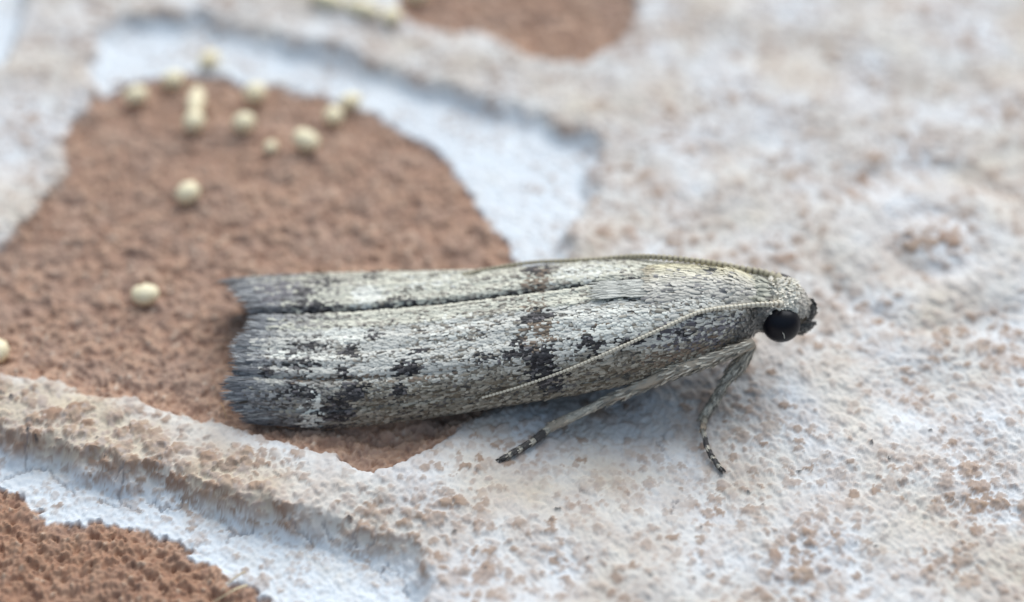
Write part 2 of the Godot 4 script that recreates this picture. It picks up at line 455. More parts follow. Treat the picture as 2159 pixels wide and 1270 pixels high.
func outline_at(x: float, side: float) -> PackedVector2Array:
	# the curve of one wing across the body: (z, y) from the midline over the back down to the lower edge
	var s := station(x)
	var raw := PackedVector2Array()
	var e := 2.0 / 2.7
	for k in 61:
		var a := TAU4 * k / 60.0
		var z := s[3] * pow(sin(a), e) * (1.0 if side > 0.0 else lerpf(0.90, 0.80, smoothstep(-2.6, 0.2, x)))
		var y := s[4] + (s[2] - s[4]) * pow(cos(a), e)
		raw.append(Vector2(s[1] + side * z, y))
	var wide := s[3] * (1.0 if side > 0.0 else lerpf(0.90, 0.80, smoothstep(-2.6, 0.2, x)))
	raw.append(Vector2(s[1] + side * (wide - 0.03), s[4] - 0.05))
	raw.append(Vector2(s[1] + side * (wide - 0.10), s[4] - 0.09))
	raw.append(Vector2(s[1] + side * (wide - 0.22), s[4] - 0.10))
	var total := 0.0
	for k in raw.size() - 1:
		total += raw[k].distance_to(raw[k + 1])
	var out := PackedVector2Array()
	var k := 0
	var run := 0.0
	for j in WNT:
		var want := total * j / (WNT - 1.0)
		while k < raw.size() - 2 and run + raw[k].distance_to(raw[k + 1]) < want:
			run += raw[k].distance_to(raw[k + 1])
			k += 1
		var l := raw[k].distance_to(raw[k + 1])
		out.append(raw[k].lerp(raw[k + 1], clampf((want - run) / maxf(l, 1e-6), 0.0, 1.0)))
	return out


func wing_surface(side: float) -> PackedVector3Array:
	var g := PackedVector3Array()
	for a in WNX:
		var x := lerpf(WX0, WX1, a / (WNX - 1.0))
		var o := outline_at(x, side)
		for j in WNT:
			var t := j / (WNT - 1.0)
			var p := Vector3(x, o[j].y, o[j].x)
			var back := smoothstep(2.6, 0.5, x)
			# the inner margins: the near wing lies over the far one, whose edge dips below it
			if side > 0.0:
				p.y += back * (0.035 * exp(-t * 16.0) - 0.04 * exp(-pow((t - 0.0) / 0.012, 2.0)))
				p.z += back * 0.015
			else:
				p.y -= back * 0.17 * exp(-pow(t / 0.055, 2.0)) + back * 0.03 * exp(-t * 5.0)
				p.z -= back * 0.02
			# shallow folds along the veins, and one sharper crease
			var fold := veins.get_noise_2d(x * 0.16, t * 9.0 + side * 4.0)
			p.y += 0.035 * fold * smoothstep(3.5, 0.0, x) * (1.0 - smoothstep(0.7, 1.0, t))
			p.z += side * 0.03 * fold * smoothstep(0.45, 0.8, t)
			var crease := exp(-pow((t - 0.565 - 0.01 * x) / 0.018, 2.0)) * smoothstep(0.4, -1.2, x)
			p -= Vector3(0, 0.7, side * 0.7) * 0.06 * crease
			g.append(p)
	return g


func wing_at(g: PackedVector3Array, x: float, t: float) -> Vector3:
	var fx := clampf((x - WX0) / (WX1 - WX0), 0.0, 1.0) * (WNX - 1.001)
	var ft := clampf(t, 0.0, 1.0) * (WNT - 1.001)
	var a := int(fx)
	var j := int(ft)
	fx -= a
	ft -= j
	var k := a * WNT + j
	return g[k].lerp(g[k + WNT], fx).lerp(g[k + 1].lerp(g[k + WNT + 1], fx), ft)


func wing_normal(g: PackedVector3Array, x: float, t: float, side: float) -> Vector3:
	var dx := wing_at(g, x + 0.06, t) - wing_at(g, x - 0.06, t)
	var dt := wing_at(g, x, minf(t + 0.015, 1.0)) - wing_at(g, x, maxf(t - 0.015, 0.0))
	return (dt.cross(dx) * side).normalized()


func wing_end(t: float, side: float) -> float:
	# where the membrane stops at the tail, before the fringe
	var e := -4.02 - 0.36 * sin(clampf(t / 0.62, 0.0, 1.0) * PI * 0.5) + 0.06 * sin(t * 17.0)
	e += 0.55 * pow(clampf((t - 0.62) / 0.38, 0.0, 1.0), 2.0)
	if side < 0.0:
		e -= 0.08 + 0.24 * smoothstep(0.25, 0.6, t)
	return e


# one flat scale: narrow at its root, broad and blunt at its free end, curling up a little
func scale_leaf(b: Buf, p: Vector3, dir: Vector3, nrm: Vector3, length: float, width: float, lift: float, col: Color, blunt := 0.75) -> void:
	var side := dir.cross(nrm).normalized()
	var n0 := nrm
	var up := (nrm - dir * (lift / length) * 1.5).normalized()
	var l := (up - side * 0.35).normalized()
	var r := (up + side * 0.35).normalized()
	var w := width * 0.5
	var root := b.vert(p - nrm * 0.004, n0, col)
	var ml := b.vert(p + dir * length * 0.5 - side * w + nrm * lift * 0.35, l, col)
	var mr := b.vert(p + dir * length * 0.5 + side * w + nrm * lift * 0.35, r, col)
	var tl := b.vert(p + dir * length * 0.92 - side * w * blunt + nrm * lift * 0.9, l, col)
	var tr := b.vert(p + dir * length * 0.92 + side * w * blunt + nrm * lift * 0.9, r, col)
	var tip := b.vert(p + dir * length + nrm * lift, up, col)
	b.tri(root, ml, mr)
	b.quad(ml, tl, tr, mr)
	b.tri(tl, tip, tr)


# markings of the forewings: x along the wing, t from midline to lower edge, size along x, size along t, strength, tone (0 black, 1 brown-tan, 2 pure white, 3 lavender grey)
var near_marks: Array = [
	[-1.67, 0.500, 0.22, 0.052, 1.00, 0],
	[-1.81, 0.646, 0.12, 0.045, 0.95, 0],
	[-2.60, 0.625, 0.22, 0.052, 0.95, 0],
	[-2.87, 0.750, 0.26, 0.074, 0.95, 0],
	[-3.04, 0.958, 0.21, 0.074, 1.00, 0],
	[-3.63, 0.948, 0.30, 0.060, 0.63, 0],
	[-4.14, 0.917, 0.18, 0.030, 0.73, 0],
	[-3.46, 0.625, 0.29, 0.052, 0.63, 0],
	[-3.42, 0.427, 0.21, 0.045, 0.73, 0],
	[-4.04, 0.490, 0.09, 0.037, 1.00, 0],
	[-2.74, 0.490, 0.11, 0.037, 0.84, 0],
	[-3.39, 0.281, 0.29, 0.052, 0.53, 0],
	[-2.67, 0.333, 0.14, 0.037, 0.95, 0],
	[-2.25, 0.219, 0.14, 0.037, 0.73, 0],
	[-1.50, 0.385, 0.16, 0.030, 0.42, 0],
	[0.49, 0.229, 0.29, 0.045, 1.00, 0],
	[0.49, 0.344, 0.24, 0.104, 0.63, 1],
	[0.46, 0.115, 0.19, 0.067, 0.53, 1],
	[0.56, 0.552, 0.19, 0.104, 1.00, 0],
	[0.32, 0.490, 0.18, 0.045, 0.89, 0],
	[0.19, 0.396, 0.11, 0.037, 0.63, 0],
	[-0.16, 0.490, 0.34, 0.030, 0.63, 0],
	[0.70, 0.688, 0.26, 0.067, 1.00, 0],
	[0.80, 0.781, 0.22, 0.052, 0.63, 0],
	[1.35, 0.458, 0.10, 0.022, 0.95, 0],
	[1.22, 0.479, 0.24, 0.012, 0.63, 0],
	[2.21, 0.531, 0.18, 0.030, 0.84, 0],
	[1.73, 0.500, 0.56, 0.022, 0.53, 0],
	[1.56, 0.562, 0.40, 0.022, 0.37, 0],
	[2.90, 0.490, 0.13, 0.022, 1.00, 0],
	[-2.74, 0.208, 0.36, 0.060, 0.89, 2],
	[-3.70, 0.354, 0.29, 0.030, 0.73, 2],
	[-3.25, 0.802, 0.19, 0.164, 0.73, 2],
	[1.59, 0.365, 0.76, 0.126, 0.63, 2],
	[-3.04, 0.375, 0.24, 0.037, 0.42, 2],
	[-0.95, 0.229, 0.48, 0.104, 0.32, 2],
	[-2.87, 0.531, 0.96, 0.015, 0.79, 1],
	[-1.43, 0.583, 0.48, 0.015, 0.53, 1],
	[3.31, 0.500, 0.88, 0.119, 0.47, 3],
	[3.18, 0.677, 0.88, 0.089, 0.42, 1],
	[1.49, 0.375, 0.36, 0.022, 0.42, 1],
]
var far_marks: Array = [
	[-3.46, 0.229, 0.21, 0.045, 0.95, 0],
	[-3.25, 0.354, 0.26, 0.067, 0.63, 0],
	[-2.39, 0.448, 0.21, 0.082, 0.73, 0],
	[-2.39, 0.156, 0.24, 0.097, 0.95, 2],
	[-1.84, 0.083, 0.22, 0.045, 0.53, 0],
	[-4.42, 0.177, 0.42, 0.149, 0.89, 3],
	[-3.83, 0.271, 0.24, 0.074, 0.63, 3],
	[-3.32, 0.094, 0.34, 0.052, 0.84, 0],
	[0.53, 0.135, 0.21, 0.134, 0.63, 1],
	[0.53, 0.292, 0.27, 0.082, 1.00, 0],
	[1.35, 0.208, 0.56, 0.119, 0.53, 2],
	[-1.22, 0.292, 0.48, 0.112, 0.32, 2],
	[0.56, 0.000, 0.21, 0.012, 0.63, 0],
]


func wing_tone(x: float, t: float, side: float, marks: Array) -> Color:
	return wing_pick(x, t, side, marks) * Color(1.05, 1.0, 0.91)


func wing_pick(x: float, t: float, side: float, marks: Array) -> Color:
	var r := rng.randf()
	var jit := rng.randf_range(0.85, 1.15)
	var rag := veins.get_noise_2d(x * 3.1 + 40.0, t * 26.0) * 0.55
	for m in marks:
		var q := Vector2((x - m[0]) / m[2], (t - m[1]) / m[3]) * 0.85
		var d := q.length() + rag
		if d < 1.25:
			var s: float = m[4] * smoothstep(1.32, 0.55, d)
			if rng.randf() < s:
				match int(m[5]):
					0: return Color(0.036, 0.034, 0.037) * (0.5 + rng.randf() * 1.6 + 3.5 * float(rng.randf() < 0.2))
					1: return Color(0.25, 0.195, 0.155) * (0.7 + rng.randf() * 0.6)
					2: return Color(0.80, 0.82, 0.80) * jit
					3: return Color(0.17, 0.165, 0.19) * (0.6 + rng.randf() * 0.9)
	# shade in the slit between the wings, painted onto the far inner margin
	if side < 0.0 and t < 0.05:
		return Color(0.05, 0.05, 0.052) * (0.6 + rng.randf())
	# ground colour: whitish back, speckled grey-brown side, with its shade painted in darker
	var low := smoothstep(0.50, 0.70, t + rag * 0.05)
	var streak := veins.get_noise_2d(x * 0.45 + 7.0, t * 26.0 + side * 11.0)
	var cloud := veins.get_noise_2d(x * 0.9 + 70.0, t * 6.0 + side * 5.0)
	var tail := smoothstep(-2.2, -4.3, x)
	var grey := lerpf(0.19, 0.58, low) + streak * (0.32 + 0.25 * tail) + cloud * (0.28 + 0.25 * tail) + tail * 0.30
	grey += smoothstep(2.6, 3.8, x) * 0.25 * smoothstep(0.3, 0.5, t)
	if r < grey * 0.20:
		return Color(0.095, 0.088, 0.084) * (0.6 + rng.randf() * 1.2)
	if r < grey * 0.62:
		return Color(0.235, 0.215, 0.19).lerp(Color(0.15, 0.125, 0.095), low).lerp(Color(0.20, 0.205, 0.225), tail) * (0.7 + rng.randf() * 0.7)
	if r < grey * 1.35:
		return Color(0.40, 0.38, 0.345).lerp(Color(0.285, 0.26, 0.22), low).lerp(Color(0.36, 0.37, 0.39), tail) * jit
	var pale := Color(0.66, 0.665, 0.65).lerp(Color(0.42, 0.39, 0.335), low * 0.9)
	if side < 0.0 or t < 0.16:
		pale = pale.lerp(Color(0.70, 0.70, 0.58), 0.5)
	return pale * rng.randf_range(0.84, 1.13) * (1.0 - 0.14 * tail)


func build_wing(moth: Node3D, side: float, marks: Array, skin: Material, scale_mat: Material) -> void:
	var g := wing_surface(side)
	wing_grid[side] = g
	# membrane
	var b := Buf.new()
	var mc := Color(0.24, 0.225, 0.20)
	for a in WNX:
		for j in WNT:
			var t := j / (WNT - 1.0)
			var x := lerpf(wing_end(t, side), WX1, a / (WNX - 1.0))
			var nn := wing_normal(g, x, t, side)
			b.vert(wing_at(g, x, t) - nn * 0.012, nn, mc)
	for a in WNX - 1:
		for j in WNT - 1:
			var k := a * WNT + j
			b.quad(k, k + 1, k + WNT + 1, k + WNT)
	# underside, a hand's breadth of thickness below
	var under := b.v.size()
	for k in WNX * WNT:
		b.vert(b.v[k] - b.n[k] * 0.03, -b.n[k], mc)
	for a in WNX - 1:
		for j in WNT - 1:
			var k := under + a * WNT + j
			b.quad(k, k + 1, k + WNT + 1, k + WNT)
	for j in WNT - 1:
		b.quad(j, j + 1, under + j + 1, under + j)
	for a in WNX - 1:
		b.quad(a * WNT, (a + 1) * WNT, under + (a + 1) * WNT, under + a * WNT)
		b.quad(a * WNT + WNT - 1, (a + 1) * WNT + WNT - 1, under + (a + 1) * WNT + WNT - 1, under + a * WNT + WNT - 1)
	var wing := put("forewing", b, skin, moth, B)
	if side < 0.0:
		wing.set_meta("label", "far forewing, seen as a narrow pale strip along the back")
	else:
		wing.set_meta("label", "near forewing with black blotches, wrapped down the side")
	# scales, laid like roof tiles from tail to shoulder
	var sc := Buf.new()
	var x := -4.75
	var rows := 0
	while x < 4.04:
		rows += 1
		var arc := 0.0
		var last := wing_at(g, x, 0.0)
		for j in range(1, WNT):
			var p := wing_at(g, x, j / (WNT - 1.0))
			arc += p.distance_to(last)
			last = p
		var n := int(arc / 0.031)
		for q in n:
			var t := (q + 0.5 * (rows % 2) + rng.randf_range(-0.35, 0.35)) / n
			var xx := x + rng.randf_range(-0.03, 0.03)
			if t < 0.0 or t > 1.0 or xx < wing_end(t, side) - 0.02:
				continue
			var p := wing_at(g, xx, t)
			var nn := wing_normal(g, xx, t, side)
			var dir := (wing_at(g, xx - 0.08, clampf(t + rng.randf_range(-0.007, 0.009), 0.0, 1.0)) - p).normalized()
			dir = (dir - nn * dir.dot(nn)).normalized()
			var ragged := 1.0 + 0.9 * float(rng.randf() < 0.08)
			scale_leaf(sc, p + nn * rng.randf_range(0.0, 0.006), dir, nn, rng.randf_range(0.085, 0.125) * ragged, rng.randf_range(0.040, 0.058), rng.randf_range(0.003, 0.012) * ragged, wing_tone(xx, t, side, marks))
		x += 0.043
	var so := put("wing_scales", sc, scale_mat, wing, B)
	so.set_meta("kind", "stuff")
	# the fringe of long hair scales along the tail edge
	var fr := Buf.new()
	for layer in 4:
		for q in 330:
			var t := (q + rng.randf()) / 330.0
			var e := wing_end(t, side) + 0.16 - layer * 0.07 + rng.randf_range(-0.03, 0.03)
			var p := wing_at(g, e, t)
			var nn := wing_normal(g, e, t, side)
			var p2 := wing_at(g, e - 0.3, clampf(t + (t - 0.45) * 0.05 + rng.randf_range(-0.012, 0.012), 0.0, 1.0))
			var dir := (p2 - p).normalized()
			dir = (dir - nn * dir.dot(nn) - nn * 0.04).normalized()
			var l := rng.randf_range(0.22, 0.48)
			var tone := Color(0.20, 0.20, 0.205) * rng.randf_range(0.45, 1.7)
			if rng.randf() < 0.12:
				tone = Color(0.55, 0.55, 0.53)
			scale_leaf(fr, p + nn * (0.012 - layer * 0.004), dir, nn, l, rng.randf_range(0.012, 0.028), rng.randf_range(-0.015, 0.02), tone, 0.6)
	var fo := put("wing_fringe", fr, scale_mat, wing, B)
	fo.set_meta("kind", "stuff")


# a tube along a list of points with a radius at each
func tube(b: Buf, pts: Array, radii: Array, cols: Array, around := 12, sub := 6, flat := 1.0) -> void:
	var first := b.v.size()
	var n := pts.size()
	var rows := 0
	var pos := []
	var rad := []
	var tone := []
	for k in n - 1:
		for s in sub:
			var w := s / float(sub)
			pos.append(pts[k].cubic_interpolate(pts[k + 1], pts[maxi(k - 1, 0)], pts[mini(k + 2, n - 1)], w))
			rad.append(lerpf(radii[k], radii[k + 1], w))
			tone.append(cols[k].lerp(cols[k + 1], w))
	pos.append(pts[n - 1])
	rad.append(radii[n - 1])
	tone.append(cols[n - 1])
	var side := Vector3.UP
	for k in pos.size():
		var d: Vector3 = (pos[mini(k + 1, pos.size() - 1)] - pos[maxi(k - 1, 0)]).normalized()
		var u := (side - d * side.dot(d)).normalized()
		side = u
		var w := d.cross(u)
		for q in around:
			var a := TAU * q / around
			var nn := u * cos(a) + w * sin(a)
			b.vert(pos[k] + u * cos(a) * rad[k] + w * sin(a) * rad[k] * flat, nn, tone[k])
		rows += 1
	for k in rows - 1:
		for q in around:
			var q2 := (q + 1) % around
			b.quad(first + k * around + q, first + k * around + q2, first + (k + 1) * around + q2, first + (k + 1) * around + q)
	for e in [0, rows - 1]:
		var d: Vector3 = (pos[0] - pos[1] if e == 0 else pos[-1] - pos[-2]).normalized()
		var m := b.vert(pos[e] + d * rad[e] * 0.4, d, tone[e])
		for q in around:
			b.tri(m, first + e * around + q, first + e * around + (q + 1) % around)


# shaggy scales over a tube
func shag(b: Buf, pts: Array, radii: Array, count: int, length: float, width: float, lift: float, dark: Color, pale: Color) -> void:
	for q in count:
		var f := rng.randf() * (pts.size() - 1.001)
		var k := int(f)
		var w := f - k
		var p: Vector3 = pts[k].lerp(pts[k + 1], w)
		var r := lerpf(radii[k], radii[k + 1], w)
		var d: Vector3 = (pts[k + 1] - pts[k]).normalized()
		var u := d.cross(Vector3(0.3, 1, 0.2)).normalized()
		var a := rng.randf() * TAU
		var nn := u * cos(a) + d.cross(u) * sin(a)
		var dir := (d + u.rotated(d, rng.randf() * TAU) * 0.16).normalized()
		dir = (dir - nn * dir.dot(nn)).normalized()
		scale_leaf(b, p + nn * r, dir, nn, length * rng.randf_range(0.7, 1.3), width * rng.randf_range(0.7, 1.2), lift * rng.randf_range(0.2, 1.4), dark.lerp(pale, pow(rng.randf(), 1.3)))


func leg(moth: Node3D, pts: Array, radii: Array, joints: Array, names: Array, mat: Material, mirror: bool, called_label := "") -> void:
	var p := []
	for q in pts:
		p.append(Vector3(q.x, q.y, 3.44 - q.z) if mirror else q)
	var root := Node3D.new()
	root.name = numbered("leg")
	if called_label:
		root.set_meta("label", called_label)
	moth.add_child(root, true)
	var grey := Color(0.47, 0.39, 0.30)
	var pale := Color(0.84, 0.76, 0.62)
	var dark := Color(0.075, 0.07, 0.065)
	for j in names.size():
		var b := Buf.new()
		var a: int = joints[j]
		var e: int = joints[j + 1]
		var seg := p.slice(a, e + 1)
		var rr := radii.slice(a, e + 1)
		var cc := []
		for q in seg.size():
			cc.append(grey)
		if names[j] == "tarsus":
			for q in seg.size() - 1:
				# each little joint is pale where it begins and dark towards its end
				var m0: Vector3 = seg[q]
				var m1: Vector3 = seg[q + 1]
				var band := 0.62 if q == 0 else 0.34
				var mid := m0.lerp(m1, band)
				var mid2 := m0.lerp(m1, band + 0.1)
				var shade := grey if q == 0 else dark
				tube(b, [m0, mid, mid2, m1], [rr[q] * 0.8, rr[q], rr[q] * 1.08, rr[q + 1] * 1.25], [pale * 0.75, pale * 0.7, shade, shade], 10, 3)
				shag(b, [m0, mid], [rr[q] * 0.9, rr[q]], 120 if q == 0 else 30, 0.075, 0.022, 0.012, pale * 0.4, pale)
				shag(b, [mid, m1], [rr[q], rr[q + 1] * 1.2], 100 if q == 0 else 30, 0.07, 0.022, 0.01, shade * 0.6, shade * 2.2)
			var tip: Vector3 = seg[-1]
			var d: Vector3 = (seg[-1] - seg[-2]).normalized()
			for s in [-1.0, 1.0]:
				var out: Vector3 = d.cross(Vector3.UP).normalized() * s
				tube(b, [tip, tip + d * 0.04 + out * 0.02 + Vector3(0, 0.015, 0), tip + d * 0.06 + out * 0.03 - Vector3(0, 0.03, 0)], [0.014, 0.01, 0.003], [dark, dark, dark], 6, 3)
		else:
			tube(b, seg, rr, cc, 12, 6, 0.8)
			shag(b, seg, rr, 460, 0.17, 0.034, 0.03, Color(0.22, 0.20, 0.165), pale)
		put(names[j], b, mat, root, B)


func antenna(moth: Node3D, ctrl: Array, r0: float, r1: float, count: int, mat: Material, pale: Color, dark: Color, label: String) -> void:
	var b := Buf.new()
	var line := Curve3D.new()
	for k in ctrl.size():
		var tan: Vector3 = (ctrl[mini(k + 1, ctrl.size() - 1)] - ctrl[maxi(k - 1, 0)]) / 6.0
		line.add_point(ctrl[k] * 10.0, -tan * 10.0, tan * 10.0)
	line.bake_interval = 0.2
	var total := line.get_baked_length()
	for k in count:
		var f0 := pow(float(k) / count, 0.92)
		var f1 := pow(float(k + 1) / count, 0.92)
		var p0 := line.sample_baked(f0 * total) / 10.0
		var p1 := line.sample_baked(f1 * total) / 10.0
		var r := lerpf(r0, r1, float(k) / count) * (1.7 if k == 0 else 1.25 if k == 1 else 1.0)
		tube(b, [p0, p0.lerp(p1, 0.45), p0.lerp(p1, 0.88), p1], [r * 0.66, r * 0.95, r * 1.16, r * 0.70], [dark, pale, pale, dark], 9, 2)
	var o := put("antenna", b, mat, moth, B)
	o.set_meta("label", label)


func dome(b: Buf, c: Vector3, r: Vector3, col: Color, rows := 28, cols := 40) -> void:
	var first := b.v.size()
	for k in rows + 1:
		for q in cols + 1:
			var th := PI * k / rows
			var ph := TAU * (q % cols) / cols
			var u := Vector3(sin(th) * cos(ph), cos(th), sin(th) * sin(ph))
			b.vert(c + u * r, (u / r).normalized(), col)
	for k in rows:
		for q in cols:
			var a := first + k * (cols + 1) + q
			b.quad(a, a + 1, a + cols + 2, a + cols + 1)


# the rounded back of the thorax, which the scales of the hood cover: a from far side (negative) to near side
func hood_at(x: float, a: float) -> Vector3:
	var top := 2.22 + 0.05 * sin(clampf((x - 2.1) / 2.0, 0.0, 1.0) * PI) - 0.16 * smoothstep(3.7, 4.3, x)
	if x < 2.3:
		top += 0.09 * smoothstep(2.9, 2.45, x) - 0.05 * smoothstep(2.45, 2.36, x)
	var wide := lerpf(0.92 if a < 0.0 else 0.98, 0.62, smoothstep(2.6, 4.3, x))
	return Vector3(x, 1.2 + (top - 1.2) * cos(a), 1.70 + wide * sin(a))


func hood_normal(x: float, a: float) -> Vector3:
	var d1 := hood_at(x + 0.05, a) - hood_at(x - 0.05, a)
	var d2 := hood_at(x, a + 0.05) - hood_at(x, a - 0.05)
	return d2.cross(d1).normalized()


# the skin of the body: x, middle y, middle z, half height, half width
const BODY := [  # abdomen made low and wide to block light under the belly
	[-3.0, 0.42, 1.50, 0.06, 0.06], [-2.7, 0.45, 1.50, 0.22, 0.24], [-1.2, 0.55, 1.58, 0.50, 0.88], [0.8, 0.66, 1.66, 0.66, 1.0], [2.4, 1.0, 1.68, 0.86, 0.86],
	[3.3, 1.38, 1.71, 0.72, 0.70], [3.9, 1.50, 1.72, 0.52, 0.54], [4.18, 1.56, 1.71, 0.40, 0.38], [4.42, 1.62, 1.70, 0.42, 0.40], [4.66, 1.62, 1.70, 0.40, 0.38], [4.86, 1.56, 1.70, 0.30, 0.30], [5.0, 1.50, 1.70, 0.17, 0.2], [5.05, 1.48, 1.70, 0.03, 0.03]]


func body_at(x: float, a: float) -> PackedVector3Array:
	var k := 0
	while k < BODY.size() - 2 and BODY[k + 1][0] < x:
		k += 1
	var w: float = (x - BODY[k][0]) / (BODY[k + 1][0] - BODY[k][0])
	var m := []
	for j in 5:
		m.append(lerpf(BODY[k][j], BODY[k + 1][j], w))
	var slope: float = -(BODY[k + 1][3] - BODY[k][3]) / (BODY[k + 1][0] - BODY[k][0])
	return PackedVector3Array([Vector3(x, m[1] + m[3] * cos(a), m[2] + m[4] * sin(a)), Vector3(clampf(slope, -0.4, 1.5), cos(a), sin(a)).normalized()])


func build_moth() -> void:
	var moth := Node3D.new()
	moth.name = "moth"
	moth.position = B * S * K
	add_child(moth, true)
	tag(moth, "small pale grey moth with black-blotched folded wings and dark eye", "moth")
	var skin := cloth(0.8, 0.2)
	var scale_mat := cloth(0.55, 0.35, 0.25)
	# body: abdomen, thorax, neck and head as one skin
	var b := Buf.new()
	var secs := BODY
	var around := 40
	var rows := 0
	for k in secs.size() - 1:
		for s in 8:
			var w := s / 8.0
			var A: Array = secs[maxi(k - 1, 0)]
			var C: Array = secs[k]
			var D: Array = secs[k + 1]
			var E: Array = secs[mini(k + 2, secs.size() - 1)]
			var m := []
			for j in 5:
				m.append(lerpf(C[j], D[j], w) if j == 0 else cubic_interpolate(C[j], D[j], A[j], E[j], w))
			for q in around:
				var a := TAU * q / around
				b.vert(Vector3(m[0], m[1] + m[3] * cos(a), m[2] + m[4] * sin(a)), Vector3(0, cos(a) / m[3], sin(a) / m[4]).normalized(), Color(0.085, 0.068, 0.052).lerp(Color(0.42, 0.40, 0.34), smoothstep(4.1, 4.4, m[0]) * smoothstep(4.95, 4.75, m[0])))
			rows += 1
	for k in rows - 1:
		for q in around:
			b.quad(k * around + q, k * around + (q + 1) % around, (k + 1) * around + (q + 1) % around, (k + 1) * around + q)
	var body := put("body", b, skin, moth, B)

	build_wing(moth, -1.0, far_marks, skin, scale_mat)
	build_wing(moth, 1.0, near_marks, skin, scale_mat)

	# hood of scales over the thorax
	var h := Buf.new()
	for a in 37:
		for j in 41:
			var x := lerpf(2.36, 4.2, a / 36.0)
			var an := lerpf(-1.25, 0.62, j / 40.0)
			var nn := hood_normal(x, an)
			h.vert(hood_at(x, an) - nn * 0.03, nn, Color(0.22, 0.20, 0.16))
	for a in 36:
		for j in 40:
			var k := a * 41 + j
			h.quad(k, k + 1, k + 42, k + 41)
	var x := 2.42
	while x < 4.22:
		for q in 46:
			var an := lerpf(-1.2, 0.63, (q + rng.randf()) / 46.0)
			var xx := x + rng.randf_range(-0.05, 0.05)
			var p := hood_at(xx, an)
			var nn := hood_normal(xx, an)
			var dir := (Vector3(-1, 0, rng.randf_range(-0.22, 0.22)) + Vector3(0, 0, 0.15 * an)).normalized()
			dir = (dir - nn * dir.dot(nn)).normalized()
			var warm := smoothstep(0.25, -0.5, an)
			var tone := Color(0.68, 0.63, 0.545).lerp(Color(0.74, 0.67, 0.46), warm)
			tone *= rng.randf_range(0.84, 1.12) * (1.0 + 0.25 * veins.get_noise_2d(xx * 1.6, an * 9.0 + 60.0))
			if rng.randf() < 0.12 * (1.0 - warm):
				tone = Color(0.30, 0.28, 0.265) * rng.randf_range(0.7, 1.3)
			tone = tone.lerp(Color(0.33, 0.26, 0.17), 0.75 * smoothstep(2.56, 2.44, xx) * exp(-pow((an + 0.25) / 0.3, 2.0)))
			if Vector2((xx - 3.47) / 0.11, (an + 0.28) / 0.12).length() < 1.0:
				tone = Color(0.05, 0.048, 0.04)
			scale_leaf(h, p, dir, nn, rng.randf_range(0.15, 0.26), rng.randf_range(0.032, 0.055), rng.randf_range(0.0, 0.016), tone, 0.9)
		x += 0.06
	# the side of the thorax and neck below the near antenna and round the wing root
	for q in 1700:
		var xx := rng.randf_range(3.4, 4.42)
		var an := rng.randf_range(0.35, 2.3)
		var m := body_at(xx, an)
		var dir := Vector3(-1, rng.randf_range(-0.6, 0.1), rng.randf_range(-0.1, 0.3)).normalized()
		var tone := Color(0.22, 0.20, 0.175) * rng.randf_range(0.5, 2.0)
		scale_leaf(h, m[0], (dir - m[1] * dir.dot(m[1])).normalized(), m[1], rng.randf_range(0.12, 0.24), rng.randf_range(0.04, 0.075), rng.randf_range(0.01, 0.10), tone, 0.9)
	# two tufts of pale plates behind the hood, along the midline
	for tuft in [[2.38, 1.72, 190], [1.90, 1.22, 150]]:
		for q in tuft[2]:
			var an := rng.randf_range(-0.03, 0.40)
			var xx := lerpf(tuft[0], tuft[0] - 0.22, rng.randf())
			var p := Vector3(xx, station(xx)[2] + 0.075 - 0.22 * an * an, station(xx)[1] + 0.05 + an * 0.8)
			var nn := Vector3(0, 1, 0.35 * an + 0.05).normalized()
			var dir := Vector3(-1, -0.14, rng.randf_range(-0.1, 0.06)).normalized()
			scale_leaf(h, p, dir, nn, rng.randf_range(0.22, 0.46), rng.randf_range(0.022, 0.042), rng.randf_range(0.0, 0.012), Color(0.58, 0.565, 0.50) * rng.randf_range(0.55, 1.2), 0.8)
	# collar lobes
	for q in 260:
		var an := rng.randf_range(-0.9, 0.75)
		var xx := rng.randf_range(4.12, 4.36)
		var p := Vector3(xx, 1.55 + 0.50 * cos(an), 1.71 + 0.50 * sin(an))
		var nn := Vector3(0.15, cos(an), sin(an)).normalized()
		var dir := Vector3(-1, 0.12, rng.randf_range(-0.3, 0.3)).normalized()
		scale_leaf(h, p, dir, nn, rng.randf_range(0.14, 0.26), rng.randf_range(0.04, 0.075), rng.randf_range(0.01, 0.06), Color(0.56, 0.54, 0.44) * rng.randf_range(0.6, 1.2), 0.9)
	var ho := put("thorax_scales", h, scale_mat, body, B)
	ho.set_meta("kind", "stuff")
	# rough tuft on the head
	var t := Buf.new()
	for q in 1700:
		var xx := rng.randf_range(4.22, 5.03)
		var an := rng.randf_range(-1.6, 1.15)
		var m := body_at(xx, an)
		var dir := Vector3(rng.randf_range(-0.1, 1.0), rng.randf_range(-0.6, 0.2), rng.randf_range(-0.5, 0.8)).normalized()
		var front := smoothstep(4.64, 4.80, xx + 0.08 * an)
		var tone := Color(0.86, 0.80, 0.68).lerp(Color(0.54, 0.49, 0.42), front) * rng.randf_range(0.65, 1.2)
		scale_leaf(t, m[0], (dir - m[1] * dir.dot(m[1])).normalized(), m[1], rng.randf_range(0.12, 0.22) * (1.0 - 0.3 * front), rng.randf_range(0.035, 0.06), rng.randf_range(0.005, 0.06) * (1.0 - 0.7 * front), tone, 0.9)
	var to := put("head_tuft", t, scale_mat, body, B)
	to.set_meta("kind", "stuff")

	# eyes
	var eye_mat := cloth(0.38, 0.35)
	var eb := Buf.new()
	dome(eb, Vector3(4.53, 1.55, 2.10), Vector3(0.325, 0.325, 0.29), Color(0.006, 0.005, 0.008))
	var eye := put("eye", eb, eye_mat, moth, B)
	eye.set_meta("label", "round glossy black eye on the near side")
	var hb := Buf.new()
